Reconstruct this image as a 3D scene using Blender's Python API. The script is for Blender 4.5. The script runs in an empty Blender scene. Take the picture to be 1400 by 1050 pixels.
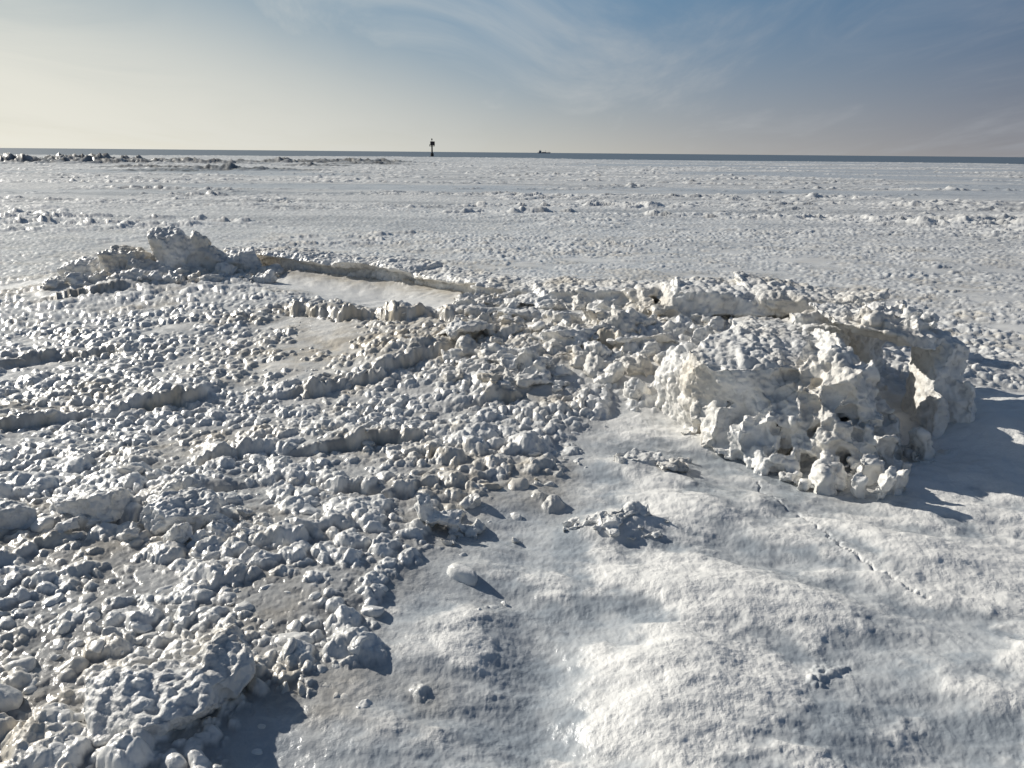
import bpy, math, time, bmesh
import numpy as np
from mathutils import Vector, Matrix, Euler
T0=time.time()
scene=bpy.context.scene
F4=np.float32
# ------------------------------------------------------------------ noise (table hashed)
TB=1<<20
TAB=np.random.default_rng(12345).random(TB).astype(F4)
GC=np.cos(TAB*6.2831853).astype(F4);GS=np.sin(TAB*6.2831853).astype(F4)
def idx2(ix,iy,seed):
    return (ix*1619+iy*31337*5+((ix*iy)&1023)*77+seed*7919*13)&(TB-1)
def vnoise(x,y,seed=0):
    x=x.astype(F4);y=y.astype(F4)
    fx0=np.floor(x);fy0=np.floor(y);fx=x-fx0;fy=y-fy0
    ix=fx0.astype(np.int64);iy=fy0.astype(np.int64)
    ux=fx*fx*fx*(fx*(fx*6-15)+10);uy=fy*fy*fy*(fy*(fy*6-15)+10)
    def g(i,j,dx,dy):
        k=idx2(i,j,seed);return GC[k]*dx+GS[k]*dy
    n00=g(ix,iy,fx,fy);n10=g(ix+1,iy,fx-1,fy);n01=g(ix,iy+1,fx,fy-1);n11=g(ix+1,iy+1,fx-1,fy-1)
    return F4(1.5)*((n00*(1-ux)+n10*ux)*(1-uy)+(n01*(1-ux)+n11*ux)*uy)
def fbm(x,y,seed=0,oc=4,gain=.5):
    s=0;a=1
    for k in range(oc):
        s=s+F4(a)*vnoise(x+F4(k*17.3),y-F4(k*9.1),seed+k);x=x*F4(2.03);y=y*F4(2.03);a*=gain
    return s
def bumps(x,y,cell,seed,rmin=.35,rmax=.8,flat=.55,tilt=.5):
    gx=(x/cell).astype(F4);gy=(y/cell).astype(F4)
    ix=np.floor(gx).astype(np.int64);iy=np.floor(gy).astype(np.int64)
    fx=gx-ix.astype(F4);fy=gy-iy.astype(F4)
    out=np.zeros(x.shape,F4)
    for i in (-1,0,1):
        for j in (-1,0,1):
            k=idx2(ix+i,iy+j,seed)
            def H(n): return TAB[(k+n*131071)&(TB-1)]
            a=H(3);r=F4(rmin)+F4(rmax-rmin)*a*np.sqrt(a)
            dx=fx-i-H(1);dy=fy-j-H(2)
            kk=(k+917503)&(TB-1);c=GC[kk];s=GS[kk];e=F4(.72)+F4(.6)*H(9)
            u=(dx*c+dy*s)*e;v=(-dx*s+dy*c)/e
            q=r*r-u*u-v*v
            dome=np.sqrt(np.maximum(q,0))
            pl=r*(flat+F4(.45)*H(6))+F4(2*tilt)*((H(4)-F4(.5))*dx+(H(5)-F4(.5))*dy)
            out=np.maximum(out,np.minimum(dome,np.maximum(pl,0)))
    return out*F4(cell)
def sub(mask,fn,*arrs):
    out=np.zeros(mask.shape,F4)
    if mask.any(): out[mask]=fn(*[a[mask] for a in arrs])
    return out
def sstep(a,b,x):
    t=np.clip((x-a)/(b-a),0,1);return t*t*(3-2*t)
def polydist(x,y,pts,vals=None):
    best=np.full(x.shape,1e9);side=np.zeros_like(x);tt=np.zeros_like(x);vv=np.zeros_like(x);L=0
    for k in range(len(pts)-1):
        ax,ay=pts[k][:2];bx,by=pts[k+1][:2];dx=bx-ax;dy=by-ay;l=math.hypot(dx,dy)
        t=np.clip(((x-ax)*dx+(y-ay)*dy)/(l*l),0,1)
        d=np.hypot(x-ax-t*dx,y-ay-t*dy);m=d<best
        best=np.where(m,d,best);side=np.where(m,np.sign(dx*(y-ay)-dy*(x-ax)),side)
        tt=np.where(m,L+t*l,tt)
        if vals: vv=np.where(m,vals[k]*(1-t)+vals[k+1]*t,vv)
        L+=l
    return best,side,tt,L,vv
def polysd(x,y,pts):
    inside=np.zeros(x.shape,bool);best=np.full(x.shape,1e9);n=len(pts)
    for k in range(n):
        ax,ay=pts[k];bx,by=pts[(k+1)%n];dx=bx-ax;dy=by-ay
        t=np.clip(((x-ax)*dx+(y-ay)*dy)/(dx*dx+dy*dy),0,1)
        best=np.minimum(best,np.hypot(x-ax-t*dx,y-ay-t*dy))
        if dy!=0: inside^=((ay>y)!=(by>y))&(x<dx*(y-ay)/dy+ax)
    return np.where(inside,-best,best)

# ------------------------------------------------------------------ terrain
SMOOTH=[(-1.05,2.0),(-.85,2.45),(-.55,3.3),(-.4,3.8),(-.25,4.4),(.2,5.0),(.55,5.6),(1.05,6.3),(2.2,6.9),(3.4,6.5),(4.6,6.75),(12,7.2),(14,-12),(-3,-12)]
BASIN=[(-4.3,12.7),(-2.8,11.9),(-1.2,10.9),(-.5,10.2),(-.9,9.6),(-2.0,10.1),(-3.1,11.2),(-3.9,12.0)]
CREST=[(-8.5,13.6),(-5.6,13.0),(-4.3,13.0),(-1.3,11.2),(0,9.8),(1.5,9.0),(3.2,8.3)]
CRESTZ=[.04,.36,.42,.42,.50,.56,.42]
STEPS=[
 ([(-2.2,6.6),(-1.3,7.1),(-.5,7.9),(0.0,8.7)],.13,.5),
 ([(-.95,6.2),(-.2,6.5),(.45,7.0)],.07,.35),
 ([(-3.3,10.1),(-1.8,9.2),(-.9,8.9),(-.2,8.5)],.13,.5),
 ([(-5.2,5.6),(-3.8,6.2),(-2.9,6.6),(-2.3,6.6)],.11,.6),
 ([(-4.0,4.2),(-3.0,4.25),(-2.4,4.4),(-1.85,4.4),(-1.4,4.2)],.06,.35),
 ([(-2.6,5.2),(-1.8,5.5),(-1.1,5.6),(-.4,5.9)],.08,.3),
 ([(-2.4,4.75),(-1.4,4.95),(-.7,4.9),(-.3,5.1)],.05,.3),
 ([(-6.0,7.4),(-4.6,8.3),(-3.6,8.4)],.08,.6),
 ([(-1.5,7.9),(-.9,8.2),(-.5,8.6)],.06,.4),
 ([(-7.5,10.6),(-6.2,11.0),(-5.2,11.4)],.08,.6),
 ([(0.3,8.0),(.8,7.6),(1.3,7.3)],.10,.3)]
CRACK=[(1.72,5.15),(1.70,4.95),(1.78,4.62),(1.88,4.3),(1.9,4.1),(2.0,3.85),(2.15,3.6)]
GA=[(.75,3.05,.03,.22,.45),(1.2,2.6,.03,.5,.3),(.1,2.8,-.06,.25,.5),(1.3,3.6,.05,.6,.25),(2.0,4.15,.05,.6,.22),(1.0,2.9,.03,.5,.6),
 (4.1,5.7,.34,1.0,.9),(.63,4.42,.08,.30,.17),(.9,5.35,.06,.26,.14),(1.5,4.75,.05,.4,.14),(-.2,3.3,.03,.3,.3),(2.2,3.0,.06,.6,.22),(1.2,2.1,.04,.5,.25),(1.7,2.6,-.04,.3,.3)]
CL=[(.63,4.42,.17),(.9,5.4,.14),(-.35,4.3,.25),(1.25,5.3,.1),(2.3,4.9,.2),(.25,4.95,.12),(-.1,3.6,.12),(-.35,2.9,.15),(.3,5.3,.2)]
MOUNDS=[(-31,92,8,2.2,.65),(-36,84,5,1.6,.5),(-41,150,10,3,1.0),(-29,120,5,1.6,.5),(-78,118,12,4,1.45),(-66,126,11,4,1.3),(-88,122,10,5,1.9),(-54,134,11,3,1.0),(-32,165,12,3,.9),(-55,74,5,1.5,.4),(-44,100,6,1.6,.5),(-24,140,7,2,.6),(-72,140,14,3,1.4)]
def terrain(x,y):
    x=x.astype(F4);y=y.astype(F4)
    r=np.hypot(x,y);near=r<22;front=(y>0)
    z=F4(.05)*fbm(x*F4(.25),y*F4(.25),11,3)*sstep(200,3,r)
    smooth=np.zeros_like(x);dirt=np.zeros_like(x);ice=np.zeros_like(x);crk=np.zeros_like(x);dark=np.zeros_like(x);snow=np.zeros_like(x);seam=np.zeros_like(x)
    X=x[near];Y=y[near];zn=z[near].copy()
    n1=fbm(X*1.9,Y*1.9,21,5,.55);n2=fbm(X*1.9+50,Y*1.9,22,5,.55)
    wx=X+.14*n1;wy=Y+.14*n2
    d,s,t,L,v=polydist(X+.09*n1,Y+.09*n2,CREST,CRESTZ)
    w=np.where(s>0,.65,2.9)
    zn+=v*np.exp(-(d/w)**2)*sstep(5.4,7.6,Y)
    seamn=.7*np.exp(-(d/.35)**2)*sstep(7,8,Y)
    amod=np.clip(.8+.9*fbm(X*1.5+9,Y*1.5,27,3),.1,1.5)
    for pts,A,fo in STEPS:
        d,s,t,L,_=polydist(wx,wy,pts)
        e=sstep(0,.6,t)*sstep(0,.6,L-t)*amod;sd=d*s
        zn+=e*A*np.where(sd>-.07,sstep(-.07,.05,sd)*np.exp(-np.clip(sd,0,None)/fo),0)
        zn-=e*.05*np.exp(-((sd+.07)/.03)**2)
        seamn=np.maximum(seamn,e*np.exp(-((sd+.04)/.12)**2))
    sx=fbm(X*1.6,Y*1.6,31,5);sy=fbm(X*1.6,Y*1.6+70,32,5)
    sd=polysd(X+.26*sx,Y+.26*sy,SMOOTH)
    m0=sstep(.6,-.5,sd);m=sstep(.36,-.36,sd)
    for cx,cy,cr in CL: m=m*(1-.6*np.exp(-((X-cx)**2+(Y-cy)**2)/(cr*cr)))
    bs=polysd(wx,wy,BASIN);mb=sstep(.35,-.15,bs)
    zn-=.13*sstep(.7,-.6,bs)
    pat=sstep(.15,.8,fbm(X*.7+3,Y*.9,41,5,.55))*.6*sstep(5.6,8,Y)
    mm=np.maximum(np.maximum(m,mb),pat)
    rel=np.zeros_like(X)
    for cx,cy,a,ax,ay in GA: rel+=a*np.exp(-((X-cx)/ax)**2-((Y-cy)/ay)**2)
    so=fbm(X*1.1+.7*Y,Y*1.5,51,4,.5)
    sn=sstep(-.30,.35,so+rel*6+.5*fbm(X*2.6,Y*3.2,55,6,.62)+.15*(X-1.0)-.05)
    rg=fbm(X*1.4+Y*.6,Y*3.0,57,4,.5)
    rel2=rel+.04*so+.014*rg+sn*(.007+.0045*fbm(X*6,Y*8,53,4,.6))+.0024*fbm(X*19,Y*19,54,3,.65)
    zn+=m0*rel2
    zn+=(1-m)*.04*sstep(-.1,.6,sd)*sstep(8,5,Y)
    smooth[near]=mm;z[near]=zn;snow[near]=sn*m+(1-m);seam[near]=seamn
    ice[near]=np.maximum(mb*.15,m*(1-sn))
    d,s,t,L,_=polydist(X+.03*vnoise(X*14,Y*14,71),Y+.02*vnoise(X*9,Y*9,72),CRACK)
    crk[near]=np.exp(-(d/.006)**2)*(t>.02)*(t<L-.02)*(.55+.45*sstep(-.3,.3,vnoise(X*5,Y*5,73)))
    # lumps
    k=(r<150)&front;q15=(r<15)&front
    wX=x+F4(.022)*sub(q15,lambda a,b:fbm(a*7,b*7,81,3),x,y);wY=y+F4(.022)*sub(q15,lambda a,b:fbm(a*7+30,b*7,82,3),x,y)
    big=sub(k,lambda a,b:bumps(a,b,.40,100,.12,.62,.5,.3),wX,wY)
    mid=sub(k,lambda a,b:bumps(a,b,.15,110,.2,.8,.75,.25),wX,wY)
    sm=sub((r<45)&front,lambda a,b:bumps(a,b,.062,120,.3,.85,.85,.2),wX,wY)
    tiny=sub((r<8)&front,lambda a,b:bumps(a,b,.028,130,.3,.8,.8,.3),x,y)
    clus=sstep(-.5,.6,fbm(x*F4(1.1),y*F4(1.3),91,4))
    near2=sstep(8,3,y+.5*np.maximum(x,0))
    far=sstep(14,45,r);mf=sstep(9,16,r)
    L=np.maximum(big*(.10+.66*near2)*clus,mid*(.16+.42*clus+.34*near2))
    L=np.maximum(L,sm*(.50+.35*clus))+sm*.42+tiny*.4
    fill=.015+.018*near2+(.020+.012*near2)*sub((r<45)&front,lambda a,b:fbm(a*2.2,b*2.6,93,4),x,y)
    L=np.maximum(L-fill,0)+.006*np.minimum(L/.02,1)
    fk=(r>9)&(r<480)&front
    cf=sub(fk,lambda a,b:sstep(-.25,.45,fbm(a*.09,b*.22,95,5,.6)),x,y)
    b1=sub(fk,lambda a,b:bumps(a,b,.55,140,.15,.7,.6,.4),x,y);b2=sub(fk,lambda a,b:bumps(a,b*.8,2.2,150,.1,.5,.4,.2),x,y)
    L=L*(1-mf*(.45-.35*cf))+far*(b1*.32*(.06+cf)+b2*.08*cf*sstep(30,90,r))
    lead=sub(fk,lambda a,b:sstep(.12,.42,fbm(a*.016+2,b*.05,97,5)+.46*sstep(-5,50,a)-.22)*sstep(30,55,b),x,y)
    smooth=np.maximum(smooth,lead*.75);ice=np.maximum(ice,lead*.8)
    ridge=sub(fk,lambda a,b:sstep(.09,.0,np.abs(fbm(a*.06,b*.16,98,5))),x,y)*sstep(14,30,r)*cf
    L=L+ridge*.17*(.3+sub(fk,lambda a,b:bumps(a,b,.5,160),x,y)*2.5)
    Lc=np.maximum(L-smooth*.12,0)*(1-.3*smooth)
    z=z+Lc
    low=(1-sstep(.0,1,Lc/(.020+.03*far)))*(1-smooth)*(.30+.45*near2+.30*far*cf)  # low gaps between lumps: darker bare ice plus shade painted into the colour
    z=z+F4(.003)*sub((r<10)&front,lambda a,b:fbm(a*25,b*25,99,2),x,y)*(1-.6*smooth)-crk*.02
    for cx,cy,sx_,sy_,a in MOUNDS:
        g=np.exp(-((x-cx)/sx_)**2-((y-cy)/sy_)**2);k=g>.01
        if k.any():
            n=.55+.6*fbm(x[k]*.45,y[k]*.35,200,5,.6)+.35*bumps(x[k],y[k],1.0,210)
            z[k]+=a*g[k]*np.clip(n,0,2);dark[k]=np.maximum(dark[k],sstep(.08,.45,g[k])*(.6+.4*sstep(-.3,.3,fbm(x[k]*.6,y[k]*.6,220,3))))
    edge=sstep(330,420,r+40*fbm(x*F4(.01),y*F4(.02),205,3)+.25*np.maximum(x,0))
    z=z*(1-edge)-1.5*edge
    dirt=np.maximum(dirt,sstep(-.15,.7,fbm(x*F4(.6),y*F4(.9),301,5,.6))*.6*(1-smooth)*sstep(34,9,r))
    g=np.exp(-((x+1.3)/1.9)**2-((y-8.1)/.9)**2);dirt=np.maximum(dirt,.8*g)
    dirt=np.maximum(dirt,np.clip(seam,0,1)*.8*sstep(4,6.5,y))
    patch=sub((r>10)&front,lambda a,b:sstep(-.1,.7,fbm(a*.09,b*.35,303,6,.6)),x,y)*sstep(12,30,r)
    return z,smooth,dirt,ice,snow,low,dark,far,crk,patch
W_=np.array([.86,.85,.815]);G_=np.array([.36,.395,.425]);D_=np.array([.57,.48,.34]);K_=np.array([.17,.17,.17]);DK=np.array([.13,.125,.11])  # K_: gap colour, bare dark ice with painted shade
def mixc(c,k,t): t=t[:,None];return c*(1-t)+k*t
def tcolor(x,y,smooth,dirt,ice,snow,low,dark,far,crk,patch):
    c=np.tile(W_,(len(x),1))
    c=mixc(c,np.array([.58,.585,.58]),sstep(-.3,.8,fbm(x*F4(6),y*F4(6),401,4))*.6*(1-.7*snow*smooth))
    c=mixc(c,D_,dirt*(.5+.5*sstep(-.4,.4,fbm(x*F4(5),y*F4(5),402,3))))
    c=mixc(c,np.array([.46,.465,.46]),patch*.65)
    c=mixc(c,K_,low)  # painted gap shade and bare ice
    c=mixc(c,G_,ice*.9*(.7+.4*sstep(-.5,.5,fbm(x*F4(3.5),y*F4(3.5),405,5))))
    c=mixc(c,DK,dark*.85)
    c=mixc(c,np.array([.85,.85,.85]),crk*.6)
    gl=fbm(x*F4(9),y*F4(9),403,3)
    rgh=.32+.20*snow*smooth+.17*far-.10*ice-.10*low+.20*gl
    return c,np.clip(rgh,.12,.8)
th=np.concatenate([np.radians(np.arange(-180,-42,3.0)),np.radians(np.linspace(-42,42,1150)),np.radians(np.arange(44,180.1,3.0))])
rr=[.25]
while rr[-1]<1.7: rr.append(rr[-1]+.08)
while rr[-1]<11: rr.append(rr[-1]*1.0026)
while rr[-1]<200: rr.append(rr[-1]*1.005)
while rr[-1]<460: rr.append(rr[-1]*1.009)
while rr[-1]<9000: rr.append(rr[-1]*1.2)
rr=np.array(rr)
TH,RR=np.meshgrid(th,rr)
gx=(RR*np.sin(TH)).ravel().astype(F4);gy=(RR*np.cos(TH)).ravel().astype(F4)
ter=terrain(gx,gy);gz=ter[0]
print('terrain',len(gx),time.time()-T0)
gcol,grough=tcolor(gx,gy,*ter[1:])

def make_mesh(name,co,ff,nper,mat,smooth=True,col=None,rough=None,parent=None):
    me=bpy.data.meshes.new(name);nv=len(co);nf=len(ff)//nper
    me.vertices.add(nv);me.vertices.foreach_set('co',np.asarray(co,dtype=F4).ravel())
    me.loops.add(nf*nper);me.loops.foreach_set('vertex_index',np.asarray(ff,dtype=np.int32))
    me.polygons.add(nf);me.polygons.foreach_set('loop_start',np.arange(0,nf*nper,nper,dtype=np.int32))
    me.update(calc_edges=True)
    if smooth: me.polygons.foreach_set('use_smooth',np.ones(nf,dtype=bool))
    if col is not None: set_attr(me,col,rough)
    me.materials.append(mat)
    ob=bpy.data.objects.new(name,me);scene.collection.objects.link(ob)
    if parent: ob.parent=parent
    return ob
def set_attr(me,col,rough):
    a=me.attributes.new('tint','FLOAT_COLOR','POINT');a.data.foreach_set('color',np.concatenate([col,np.ones((len(col),1))],1).astype(F4).ravel())
    a=me.attributes.new('rough','FLOAT','POINT');a.data.foreach_set('value',np.asarray(rough,dtype=F4))
# ------------------------------------------------------------------ materials
def N(nt,t,**kw):
    n=nt.nodes.new(t)
    for k,v in kw.items(): setattr(n,k,v)
    return n
def ice_material(name,bs=.5,sc=90):
    m=bpy.data.materials.new(name);m.use_nodes=True;nt=m.node_tree;nt.nodes.clear();lk=nt.links.new
    out=N(nt,'ShaderNodeOutputMaterial');b=N(nt,'ShaderNodeBsdfPrincipled');lk(b.outputs[0],out.inputs[0])
    geo=N(nt,'ShaderNodeNewGeometry')
    n=N(nt,'ShaderNodeTexNoise');n.inputs['Scale'].default_value=sc;n.inputs['Detail'].default_value=3.5;n.inputs['Roughness'].default_value=.7
    lk(geo.outputs['Position'],n.inputs['Vector'])
    a=N(nt,'ShaderNodeAttribute',attribute_name='tint');lk(a.outputs['Color'],b.inputs['Base Color'])
    a2=N(nt,'ShaderNodeAttribute',attribute_name='rough');lk(a2.outputs['Fac'],b.inputs['Roughness'])
    b.inputs['IOR'].default_value=1.45
    mr=N(nt,'ShaderNodeMapRange');mr.inputs['From Min'].default_value=.2;mr.inputs['From Max'].default_value=.6;mr.inputs['To Min'].default_value=.45*bs;mr.inputs['To Max'].default_value=bs
    lk(a2.outputs['Fac'],mr.inputs['Value'])
    bp=N(nt,'ShaderNodeBump');bp.inputs['Distance'].default_value=.014
    lk(mr.outputs[0],bp.inputs['Strength']);lk(n.outputs['Fac'],bp.inputs['Height']);lk(bp.outputs[0],b.inputs['Normal'])
    return m
mat_ice=ice_material('crusted_ice',.5,60)
mat_heap=ice_material('heap_ice',.75,55)
nR,nT=len(rr),len(th)
a=np.arange((nR-1)*nT).reshape(nR-1,nT)[:,:-1]
faces=np.stack([a,a+nT,a+nT+1,a+1],-1).reshape(-1)
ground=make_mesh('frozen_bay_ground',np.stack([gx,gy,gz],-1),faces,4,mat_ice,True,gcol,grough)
print('ground',time.time()-T0)

# ------------------------------------------------------------------ chunk tools
def ico(s):
    bm=bmesh.new();bmesh.ops.create_icosphere(bm,subdivisions=s,radius=1)
    v=np.array([p.co[:] for p in bm.verts]);f=np.array([[q.index for q in p.verts] for p in bm.faces]);bm.free()
    return v/np.linalg.norm(v,axis=1)[:,None],f
ICO={k:ico(k) for k in (2,3,4,5)}
def rock_shape(s,seed,size=(1,1,1),cuts=9,soft=.0):
    g=np.random.default_rng(seed);v,f=ICO[s];pl=[]
    for ax in range(3):
        for sg in (-1,1):
            n=np.zeros(3);n[ax]=sg;n+=g.normal(0,.16,3);pl.append((n/np.linalg.norm(n),.9+.15*g.random()))
    for k in range(cuts):
        n=g.normal(0,1,3);n/=np.linalg.norm(n);pl.append((n,.92+.3*g.random()))
    inv=np.zeros(len(v))
    for n,d in pl:
        q=np.clip(v@n,0,None)/d
        inv=inv+q**(1/soft) if soft>0 else np.maximum(inv,q)
    if soft>0: inv=inv**soft
    return v/inv[:,None]*np.array(size,float),f
def rot(rx,ry,rz): return np.array(Euler((math.radians(rx),math.radians(ry),math.radians(rz))).to_matrix())
class Pile:
    def __init__(s,soft=0): s.v=[];s.f=[];s.n=0;s.soft=soft
    def add(s,c,size,r=(0,0,0),seed=0,sub=4,cuts=9):
        v,f=rock_shape(sub,seed,size,cuts,s.soft)
        v=v@rot(*r).T+np.array(c);s.v.append(v);s.f.append(f+s.n);s.n+=len(v)
def noise3(p,sc,seed):
    q=p*sc
    a=vnoise(q[:,0]+.37*q[:,2],q[:,1]-.61*q[:,2],seed);b=vnoise(q[:,1]+.41*q[:,0],q[:,2]+5,seed+1);c=vnoise(q[:,2]-.33*q[:,1],q[:,0]+9,seed+2)
    return (a+b+c)/1.7
def worley3(p,cell,seed,rmin=.45,rmax=.95):
    q=p/cell;i0=np.floor(q).astype(np.int64);out=np.zeros(len(p))
    for i in (-1,0,1):
        for j in (-1,0,1):
            for k in (-1,0,1):
                a,b,c=i0[:,0]+i,i0[:,1]+j,i0[:,2]+k
                h=idx2(a+c*7919,b-c*1047,seed)
                H=lambda n:TAB[(h+n*131071)&(TB-1)]
                d2=(q[:,0]-a-H(1))**2+(q[:,1]-b-H(2))**2+(q[:,2]-c-H(3))**2
                r=rmin+(rmax-rmin)*H(4)
                out=np.maximum(out,np.sqrt(np.clip(r*r-d2,0,None)))
    return out*cell
def fuse(name,pile,voxel,mat,lump=.05,lamp=.5,dirt=.2,warp=.02,sink=.03):
    co=np.concatenate(pile.v);f=np.concatenate(pile.f)
    ob=make_mesh(name,co,f.ravel(),3,mat,True)
    md=ob.modifiers.new('r','REMESH');md.mode='VOXEL';md.voxel_size=voxel
    dg=bpy.context.evaluated_depsgraph_get();dg.update()
    me=bpy.data.meshes.new_from_object(ob.evaluated_get(dg))
    ob.modifiers.clear();old=ob.data;ob.data=me;bpy.data.meshes.remove(old)
    n=len(me.vertices);p=np.empty(n*3,F4);me.vertices.foreach_get('co',p);p=p.reshape(-1,3).astype(float)
    nm=np.empty(n*3,F4);me.vertices.foreach_get('normal',nm);nm=nm.reshape(-1,3).astype(float)
    up=np.clip(nm[:,2]*.35+.8,.6,1)
    region=.6+.4*sstep(-.25,.3,noise3(p,2.6,77))
    p0=p+.02*np.stack([noise3(p,9,601),noise3(p,9,602),noise3(p,9,603)],1)
    w0=worley3(p0,lump*2.1,500,.3,.8);w1=worley3(p0,lump,501,.3,.95);w2=worley3(p,lump*.5,511)
    d=w0*lamp*.5*region+w1*lamp*up*region+w2*lamp*.8*(.4+.6*region)+warp*noise3(p,3.5,521)+.016*noise3(p,9,531)+.009*noise3(p,22,541)+.004*noise3(p,50,543)
    p+=nm*(d-sink)[:,None]
    me.vertices.foreach_set('co',p.astype(F4).ravel())
    me.polygons.foreach_set('use_smooth',np.ones(len(me.polygons),dtype=bool))
    dv=np.clip(dirt+.7*noise3(p,1.9,551)+.15*(nm[:,2]<.1),0,1)
    c=np.tile(W_,(n,1));c=mixc(c,np.array([.69,.68,.65]),sstep(-.3,.6,noise3(p,7,561))*.8)
    c=mixc(c,D_,dv*.7);c=mixc(c,K_*1.9,sstep(.45,.1,w1/lump+w2/lump)*.45*region)  # crevices between crust lumps tinted darker, shade painted into the ice colour
    me.materials.clear();me.materials.append(mat);set_attr(me,c,np.clip(.40+.25*noise3(p,6,571),.16,.7));me.update()
    print(name,n,time.time()-T0);return ob
def zga(x,y): return terrain(np.array(x,dtype=float),np.array(y,dtype=float))[0]

# ------------------------------------------------------------------ main heap
P=Pile()
P.add((1.95,6.25,.36),(.58,.48,.42),(10,-6,12),1)
P.add((1.56,6.35,.28),(.32,.40,.32),(14,8,30),2)
P.add((1.95,5.72,.26),(.22,.14,.26),(-24,4,-8),3)
P.add((2.22,5.62,.22),(.16,.14,.28),(-20,-14,14),16)
P.add((1.66,5.80,.18),(.22,.13,.20),(-18,10,22),4)
P.add((2.40,6.85,.45),(.50,.30,.38),(4,3,-10),5)
P.add((2.98,6.34,.90),(.42,.48,.065),(3,6,10),6)
P.add((2.48,6.0,.40),(.16,.28,.44),(-8,-4,10),7)
P.add((3.34,6.15,.40),(.13,.38,.48),(0,8,-12),8)
P.add((2.95,7.0,.45),(.42,.14,.44),(0,0,10),9)
P.add((2.66,5.5,.14),(.20,.14,.18),(-22,-8,-20),10)
P.add((2.36,5.42,.14),(.16,.13,.20),(20,25,15),11)
P.add((3.19,5.68,.20),(.075,.09,.28),(-10,10,0),12)
P.add((2.97,5.42,.12),(.06,.08,.18),(-6,-16,20),13)
P.add((3.38,5.80,.2),(.09,.15,.27),(6,14,40),14)
P.add((2.58,5.66,.36),(.07,.10,.20),(-12,14,10),15)
g=np.random.default_rng(99)
for k in range(480):
    an=g.uniform(-math.pi,.0) if k%4 else g.uniform(-math.pi,math.pi)
    q=g.uniform(.25,1.06)
    x=2.38+1.0*q*math.cos(an);y=6.15+.88*q*math.sin(an)
    if x>2.2: y-=.12
    hh=.70*max(0,1-q**2.8)
    if 2.64<x<3.2 and 5.35<y<6.9 and hh>.06: continue
    s=(.022+.080*g.random()**1.7)*(1.15-.3*q)
    P.add((x,y,.03+hh*g.uniform(.55,1)+s*.3),(s*g.uniform(.8,1.8),s*g.uniform(.7,1.2),s*g.uniform(.7,1.4)),tuple(g.uniform(-60,60,3)),200+k,3,6)
for k in range(50): # crust of blocks on top of the roof plate
    x=g.uniform(2.62,3.34);y=g.uniform(5.95,6.75);s=.025+.06*g.random()**1.6
    P.add((x,y,.95+s*.2),(s*g.uniform(.8,1.7),s,s*g.uniform(.6,1.1)),tuple(g.uniform(-50,50,3)),1500+k,3,6)
toe=[(2.12,4.98,.08,.10),(2.3,4.86,.06,.12),(2.42,4.80,.06,.15),(2.53,4.88,.07,.10),(2.2,5.15,.10,.10),(2.45,5.05,.10,.13),(2.6,5.25,.09,.16),(1.95,5.2,.09,.05),(2.0,5.05,.05,.05),(2.7,5.1,.05,.07),(1.8,5.3,.05,.04)]
zt=zga([t[0] for t in toe],[t[1] for t in toe])
for (x,y,sx,sz),zz in zip(toe,zt):
    P.add((x,y,zz+sz*.4),(sx,sx*.8,sz),(g.uniform(-15,15),g.uniform(-20,20),g.uniform(0,90)),int(x*991),3,6)
heap=fuse('ice_heap',P,.0115,mat_heap,.05,.50,dirt=.03,warp=.025)
# ------------------------------------------------------------------ pressure ridge
R=Pile()
R.add((2.35,8.75,.70),(.80,.50,.13),(3,2,-12),21)
R.add((3.10,8.45,.70),(.52,.42,.12),(4,5,-8),22)
R.add((3.60,8.22,.78),(.28,.20,.045),(3,-8,-16),23)
R.add((2.1,8.85,.42),(.46,.28,.22),(0,6,5),24)
R.add((2.95,8.75,.40),(.50,.25,.22),(0,0,-8),25)
R.add((1.0,9.35,.62),(.85,.40,.10),(3,-3,-22),26)
R.add((.1,9.9,.56),(.55,.36,.09),(4,3,-18),27)
R.add((1.50,9.0,.66),(.28,.28,.10),(-14,-8,20),28)
R.add((1.75,8.80,.70),(.14,.2,.12),(-20,28,30),29)
g=np.random.default_rng(5)
xs=[];ys=[];ss=[]
for k in range(190):
    t=g.random();x=-.6+4.1*t;y=9.7-1.75*t+g.normal(0,.18)-.3*g.random();xs.append(x);ys.append(y);ss.append(.025+.07*g.random()**1.6)
for k in range(230):
    xs.append(g.uniform(-.6,2.1));ys.append(g.uniform(6.6,8.5));ss.append(.022+.085*g.random()**2.2)
zz=zga(xs,ys)
for k,(x,y,s) in enumerate(zip(xs,ys,ss)):
    R.add((x,y,zz[k]+s*.05),(s*g.uniform(.9,1.9),s*g.uniform(.8,1.3),s*g.uniform(.4,1.05)),tuple(g.uniform(-45,45,3)),400+k,3,6)
LP=[(-.35,8.75,.34,22),(.15,8.55,.32,-8),(.75,8.35,.30,20),(1.1,8.0,.32,-15),(.6,7.6,.28,30),(1.3,7.5,.30,5),(-.5,7.85,.22,44),(.1,6.75,.18,34),(.35,9.1,.4,-20),(1.6,7.2,.25,-20),(-.1,7.3,.2,30)]
lz=zga([p[0] for p in LP],[p[1]+.12 for p in LP])
for (x,y,sx,a_),zc in zip(LP,lz):
    R.add((x,y+.12,zc-.02),(sx,.18,.055),(-12,g.uniform(-10,10),a_),int(1000+x*77+y*31),4,7)
ridge=fuse('ice_pressure_ridge',R,.0145,mat_heap,.06,.50,dirt=.12,warp=.015)
S=Pile()
pts=[(-4.6,13.2),(-3.9,12.9),(-3.2,12.45),(-2.5,12.1),(-1.9,11.7),(-1.35,11.25),(-.7,10.6),(-.2,10.1)]
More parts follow.
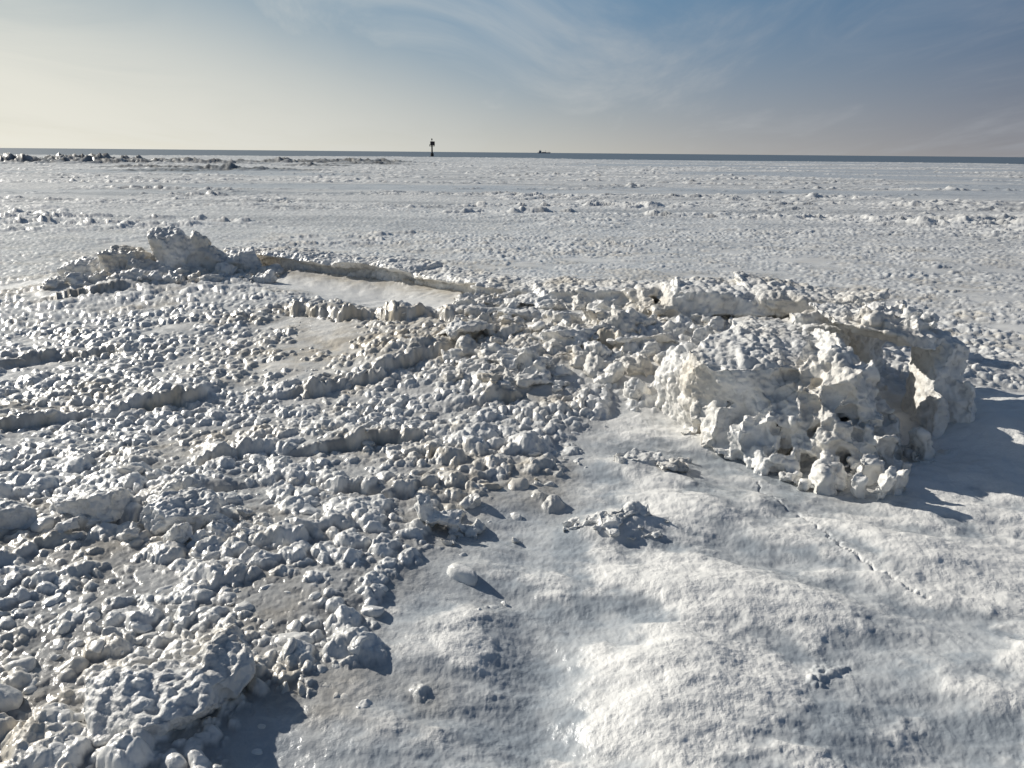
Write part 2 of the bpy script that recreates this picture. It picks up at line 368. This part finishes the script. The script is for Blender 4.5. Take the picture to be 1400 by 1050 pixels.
for k in range(len(pts)-1):
    (x0,y0),(x1,y1)=pts[k],pts[k+1];cx,cy=(x0+x1)/2,(y0+y1)/2
    l=math.hypot(x1-x0,y1-y0)/2;an=math.degrees(math.atan2(y1-y0,x1-x0))
    S.add((cx,cy+.34,.56+.03*math.sin(k*2.1)),(l*1.35,.34,.055),(2+g.uniform(-4,4),g.uniform(-3,3),an+g.uniform(-9,9)),30+k)
    S.add((cx,cy+.38,.38),(l*1.3,.25,.16),(0,0,an+g.uniform(-6,6)),50+k)
sheet=fuse('lifted_ice_sheet',S,.015,mat_heap,.06,.4,dirt=.05,warp=.012,sink=.02)
B=Pile()
B.add((-5.20,12.45,.56),(.32,.28,.42),(8,-16,15),61)
B.add((-4.95,12.5,.68),(.14,.22,.30),(0,26,10),62)
B.add((-4.7,12.5,.46),(.3,.25,.22),(10,20,0),63)
B.add((-5.95,12.35,.42),(.40,.28,.32),(0,8,30),64)
B.add((-6.75,12.45,.32),(.30,.2,.20),(0,-14,10),65)
B.add((-5.5,12.1,.3),(.3,.2,.22),(20,0,0),66)
B.add((-4.3,12.6,.46),(.3,.2,.18),(10,-8,10),67)
xs=g.uniform(-6.9,-3.6,120);ys=g.uniform(11.5,12.6,120);zz=zga(xs,ys)
for k in range(120):
    s=.03+.10*g.random()**1.5
    B.add((xs[k],ys[k],zz[k]+s*.2),(s*1.3,s,s*.8),tuple(g.uniform(-40,40,3)),700+k,3,6)
boulder=fuse('ice_boulders',B,.016,mat_heap,.075,.55,dirt=.2)
# ------------------------------------------------------------------ near loose lumps
def scatter(n,region,rlo,rhi,s_,seed,pw,lo_m=.6,sinkf=.4):
    g=np.random.default_rng(seed)
    x=g.uniform(region[0],region[1],n);y=g.uniform(region[2],region[3],n)
    t=terrain(x,y);z,sm,di=t[0],t[1],t[2]
    cl=fbm(x*1.1,y*1.1,seed,3)
    keep=(sm+g.uniform(-.25,.25,n)<lo_m)&(cl+g.uniform(-.4,.4,n)>.05)&(np.abs(x)<.75*y+.5)
    x,y,z,di=x[keep],y[keep],z[keep],di[keep]
    r=rlo+(rhi-rlo)*g.random(len(x))**pw
    tm=[rock_shape(s_,seed*50+k,(1,.88,.8),7,.3) for k in range(14)];f=tm[0][1]
    V=[];F=[];D=[];o=0
    for k in range(len(x)):
        v=tm[g.integers(14)][0]*np.array([g.uniform(.85,1.5),g.uniform(.8,1.2),g.uniform(.5,1.0)])
        v=(v@rot(g.uniform(-25,25),g.uniform(-25,25),g.uniform(0,360)).T)*r[k]+np.array([x[k],y[k],z[k]-r[k]*sinkf])
        V.append(v);F.append(f+o);o+=len(v);D.append(np.full(len(v),di[k]*g.uniform(.3,1.2)+(.4*(g.random()<.1))))
    co=np.concatenate(V);c0=co.copy()
    co[:,2]+=noise3(c0,15,seed)*.014+noise3(c0,42,seed+5)*.005
    co[:,0]+=.014*noise3(c0+7,14,seed+9)+.005*noise3(c0+7,40,seed+19);co[:,1]+=.014*noise3(c0+3,14,seed+29)
    return co,np.concatenate(F),np.concatenate(D)
parts=[scatter(280,(-3.6,.3,1.9,5.2),.04,.10,4,3,2.6),scatter(1900,(-5.2,1.2,2.0,7.6),.014,.05,3,4,2.0),scatter(800,(-7,5,6.5,10.5),.018,.04,2,5,2.0,.45)]
o=0;V=[];F=[];D=[]
for c,f,d in parts: V.append(c);F.append(f+o);D.append(d);o+=len(c)
V=np.concatenate(V);F=np.concatenate(F);D=np.clip(np.concatenate(D),0,1)
c=np.tile(W_,(len(V),1));c=mixc(c,np.array([.52,.54,.55]),sstep(-.3,.7,noise3(V,9,900))*.8);c=mixc(c,D_,D*.7)
make_mesh('ice_rubble',V,F.ravel(),3,mat_ice,True,c,np.clip(.28+.25*noise3(V,7,901),.12,.6))
print('rubble',len(V),time.time()-T0)
C=Pile()
C.add((-1.42,2.72,.05),(.25,.19,.10),(8,-10,25),81)
C.add((-1.22,2.92,.08),(.12,.16,.09),(10,20,0),82)
C.add((-3.1,4.28,.10),(.30,.13,.11),(6,3,12),83)
C.add((-2.55,4.42,.10),(.24,.12,.11),(-8,-4,-6),84)
C.add((-1.95,4.32,.09),(.22,.13,.12),(5,-4,14),85)
C.add((-2.2,4.55,.10),(.16,.12,.09),(5,-14,34),92)
C.add((-.52,4.45,.10),(.07,.06,.11),(0,-14,12),86)
C.add((-.40,4.42,.06),(.12,.09,.05),(0,14,0),87)
C.add((.70,4.47,.08),(.15,.05,.04),(0,-6,32),88)
C.add((.60,4.38,.07),(.08,.06,.04),(0,10,0),90)
C.add((.92,5.4,.07),(.20,.10,.035),(0,-4,5),89)
C.add((1.15,5.32,.06),(.12,.07,.03),(0,4,25),91)
xs=np.concatenate([g.normal(.62,.13,22),g.normal(.95,.15,10),g.normal(-.4,.16,14),g.uniform(-3.4,-1.4,40)]);ys=np.concatenate([g.normal(4.40,.08,22),g.normal(5.38,.06,10),g.normal(4.35,.12,14),g.normal(4.25,.12,40)]);zz=zga(xs,ys)
for k in range(len(xs)):
    s=.015+.045*g.random()**1.5;C.add((xs[k],ys[k],zz[k]+.1*s),(s*1.3,s,s*.8),tuple(g.uniform(-40,40,3)),900+k,3,6)
fuse('ice_chunks',C,.008,mat_heap,.035,.42,dirt=.05,warp=.012,sink=.022)

# ------------------------------------------------------------------ sea, marker, ship
def simple_mat(name,col,rough=.6,sc=3):
    m=bpy.data.materials.new(name);m.use_nodes=True;nt=m.node_tree;b=nt.nodes['Principled BSDF']
    n=N(nt,'ShaderNodeTexNoise');n.inputs['Scale'].default_value=sc;n.inputs['Detail'].default_value=4
    geo=N(nt,'ShaderNodeNewGeometry');nt.links.new(geo.outputs['Position'],n.inputs['Vector'])
    mx=N(nt,'ShaderNodeMix',data_type='RGBA');nt.links.new(n.outputs['Fac'],mx.inputs[0])
    mx.inputs[6].default_value=(*[c*.7 for c in col],1);mx.inputs[7].default_value=(*[min(1,c*1.3) for c in col],1)
    nt.links.new(mx.outputs[2],b.inputs['Base Color']);b.inputs['Roughness'].default_value=rough
    return m
msea=simple_mat('sea_water',(.10,.135,.17),.5,.02)
ths=np.radians(np.linspace(-180,180,181));rs=np.array([300,420,700,1500,4000,12000.])
A,Rr=np.meshgrid(ths,rs);co=np.stack([(Rr*np.sin(A)).ravel(),(Rr*np.cos(A)).ravel(),np.full(A.size,-.12)],-1)
n=len(ths);a=np.arange((len(rs)-1)*n).reshape(len(rs)-1,n)[:,:-1]
make_mesh('sea',co,np.stack([a,a+n,a+n+1,a+1],-1).reshape(-1),4,msea)
def bm_obj(name,build,mat,parent):
    bm=bmesh.new();build(bm);me=bpy.data.meshes.new(name);bm.to_mesh(me);bm.free();me.materials.append(mat)
    ob=bpy.data.objects.new(name,me);scene.collection.objects.link(ob);ob.parent=parent;return ob
def cyl(bm,c,r1,r2,h,seg=14): bmesh.ops.create_cone(bm,cap_ends=True,segments=seg,radius1=r1,radius2=r2,depth=h,matrix=Matrix.Translation(c))
def box(bm,c,s): bmesh.ops.create_cube(bm,size=1,matrix=Matrix.Translation(c)@Matrix.Diagonal((*s,1)))
mdark=simple_mat('dark_timber',(.05,.045,.04),.8);mred=simple_mat('weathered_panel',(.10,.07,.06),.7)
mk=bpy.data.objects.new('channel_marker',None);scene.collection.objects.link(mk);mk.location=(-41.5,420,-.3)
bm_obj('pile',lambda b:(cyl(b,(0,0,3.0),.42,.34,7.5),cyl(b,(0,0,.9),.9,.75,1.8)),mdark,mk)
bm_obj('platform',lambda b:(box(b,(0,0,5.2),(2.6,1.8,.25)),box(b,(-1.1,0,5.7),(.12,1.6,.9)),box(b,(1.1,0,5.7),(.12,1.6,.9))),mdark,mk)
bm_obj('daymark_panel',lambda b:(box(b,(.3,-.95,6.5),(2.1,.12,1.9)),box(b,(.3,.95,6.5),(2.1,.12,1.9))),mred,mk)
bm_obj('lantern',lambda b:(cyl(b,(0,0,7.5),.12,.12,1.5),cyl(b,(0,0,8.4),.35,.3,.6),cyl(b,(0,0,8.85),.32,.02,.3)),mdark,mk)
msh=simple_mat('ship_paint',(.22,.25,.29),.6)
sh=bpy.data.objects.new('cargo_ship',None);scene.collection.objects.link(sh);sh.location=(108,3000,0)
def hull(b):
    prof=[(-24,-3.5,2.5),(-24,3.5,2.5),(20,3.5,2.5),(24,0,3.8),(20,-3.5,2.5)]
    top=[b.verts.new(p) for p in prof];bot=[b.verts.new((x*.94,y*.8,-.5)) for x,y,z in prof]
    b.faces.new(top);b.faces.new(bot[::-1])
    for i in range(5): b.faces.new([top[i],bot[i],bot[(i+1)%5],top[(i+1)%5]])
bm_obj('hull',hull,msh,sh)
bm_obj('superstructure',lambda b:(box(b,(-14,0,5),(9,6,5)),box(b,(-13,0,8.2),(6,6,2)),box(b,(0,0,3.4),(14,5,2)),cyl(b,(-16,0,9.5),.9,.7,4)),msh,sh)
bm_obj('masts',lambda b:(cyl(b,(6,0,7),.5,.3,9),cyl(b,(-12,0,11),.4,.2,6),cyl(b,(18,0,5.5),.4,.2,6)),msh,sh)

# ------------------------------------------------------------------ light
AZ,EL=math.radians(-55),math.radians(25)
S=Vector((math.sin(AZ)*math.cos(EL),math.cos(AZ)*math.cos(EL),math.sin(EL)))
sl=bpy.data.lights.new('sun','SUN');sl.energy=5.0;sl.angle=math.radians(.5);sl.color=(1,.95,.865)
so=bpy.data.objects.new('sun',sl);scene.collection.objects.link(so);so.rotation_euler=S.to_track_quat('Z','Y').to_euler()
w=bpy.data.worlds.new('World');scene.world=w;w.use_nodes=True;nt=w.node_tree;nt.nodes.clear();lk=nt.links.new
STR=.05
out=N(nt,'ShaderNodeOutputWorld');bg=N(nt,'ShaderNodeBackground');bg.inputs[1].default_value=STR;lk(bg.outputs[0],out.inputs[0])
sky=N(nt,'ShaderNodeTexSky',sky_type='NISHITA');sky.sun_disc=False;sky.sun_elevation=EL;sky.sun_rotation=AZ%(2*math.pi)
sky.air_density=1.0;sky.dust_density=.5;sky.ozone_density=2.6
tc=N(nt,'ShaderNodeTexCoord');sep=N(nt,'ShaderNodeSeparateXYZ');lk(tc.outputs['Generated'],sep.inputs[0])
def M(op,a,b=None,cl=False):
    n=N(nt,'ShaderNodeMath',operation=op,use_clamp=cl)
    for i,v in enumerate((a,b)):
        if v is None: continue
        if isinstance(v,(int,float)): n.inputs[i].default_value=v
        else: lk(v,n.inputs[i])
    return n.outputs[0]
def MR(v,a,b,c=0,d=1,t='SMOOTHSTEP'):
    n=N(nt,'ShaderNodeMapRange',interpolation_type=t)
    for k,q in zip(('From Min','From Max','To Min','To Max'),(a,b,c,d)): n.inputs[k].default_value=q
    lk(v,n.inputs['Value']);return n.outputs['Result']
def MX(f,a,b):
    n=N(nt,'ShaderNodeMix',data_type='RGBA');lk(f,n.inputs[0]);lk(a,n.inputs[6]);lk(b,n.inputs[7]);return n.outputs[2]
dot=M('ADD',M('MULTIPLY',sep.outputs[0],math.sin(AZ)),M('MULTIPLY',sep.outputs[1],math.cos(AZ)))
def RAMP(v,stops):
    n=N(nt,'ShaderNodeValToRGB');e=n.color_ramp.elements
    while len(e)<len(stops): e.new(.5)
    for q,(p,c) in zip(e,stops): q.position=p;q.color=(*[k for k in c],1)
    lk(v,n.inputs[0]);return n.outputs[0]
def SC(c,k):
    n=N(nt,'ShaderNodeVectorMath',operation='SCALE');lk(c,n.inputs[0]);n.inputs['Scale'].default_value=k;return n.outputs[0]
haze=SC(RAMP(dot,[(0,(.25,.245,.26)),(.12,(.30,.295,.305)),(.35,(.40,.395,.385)),(.6,(.57,.56,.50)),(.93,(.84,.80,.67))]),1/STR)
blue=SC(RAMP(dot,[(0,(.07,.135,.24)),(.12,(.09,.17,.29)),(.57,(.155,.29,.44)),(.93,(.33,.42,.47))]),1/STR)
upper=MX(MR(sep.outputs[2],.18,.7,.9,0),sky.outputs[0],blue)
f=M('POWER',MR(sep.outputs[2],0,.20,1,0,'LINEAR'),1.8)
c1=MX(f,upper,haze)
# thin cirrus, projected onto a high flat layer
zz=M('ADD',sep.outputs[2],.10)
cb=N(nt,'ShaderNodeCombineXYZ');lk(M('DIVIDE',sep.outputs[0],zz),cb.inputs[0]);lk(M('DIVIDE',sep.outputs[1],zz),cb.inputs[1])
def cirrus(ang,sx,sy,sc,lo,hi,off):
    mp=N(nt,'ShaderNodeMapping');mp.inputs['Rotation'].default_value=(0,0,math.radians(ang));mp.inputs['Scale'].default_value=(sx,sy,1);mp.inputs['Location'].default_value=(off,off*.7,0);lk(cb.outputs[0],mp.inputs[0])
    ns=N(nt,'ShaderNodeTexNoise');ns.inputs['Scale'].default_value=sc;ns.inputs['Detail'].default_value=9;ns.inputs['Roughness'].default_value=.6;ns.inputs['Distortion'].default_value=.7;lk(mp.outputs[0],ns.inputs[0])
    return MR(ns.outputs['Fac'],lo,hi)
ca=cirrus(-50,.5,.14,1.3,.48,.76,2.0);cbb=cirrus(-40,1.3,.4,1.0,.50,.85,4.3)
cl=M('MULTIPLY',M('MAXIMUM',ca,M('MULTIPLY',cbb,.6)),MR(dot,.05,.9,.55,.85))
cloudc=SC(RAMP(dot,[(0,(.34,.36,.40)),(.35,(.44,.46,.48)),(.6,(.58,.60,.59)),(.93,(.84,.82,.73))]),1/STR)
veil=M('MULTIPLY',MR(M('SUBTRACT',dot,M('MULTIPLY',sep.outputs[2],1.9)),.36,.85),.66)
veil=M('MULTIPLY',veil,MR(cirrus(-30,.5,.2,1.0,.3,.65,9.1),0,1,.6,1.25))
c2=MX(M('MAXIMUM',cl,veil),c1,cloudc)
lk(c2,bg.inputs[0])

cam=bpy.data.cameras.new('camera');cob=bpy.data.objects.new('camera',cam);scene.collection.objects.link(cob)
cam.sensor_width=36;cam.lens=28.03;cam.clip_end=30000;cam.clip_start=.05
cob.matrix_world=Matrix.Translation((0,0,2.2))@Matrix.Rotation(math.radians(90-16.2),4,'X')@Matrix.Rotation(math.radians(.52),4,'Z')
scene.camera=cob
scene.view_settings.view_transform='Standard';scene.view_settings.look='None';scene.view_settings.exposure=0
print('done',time.time()-T0)
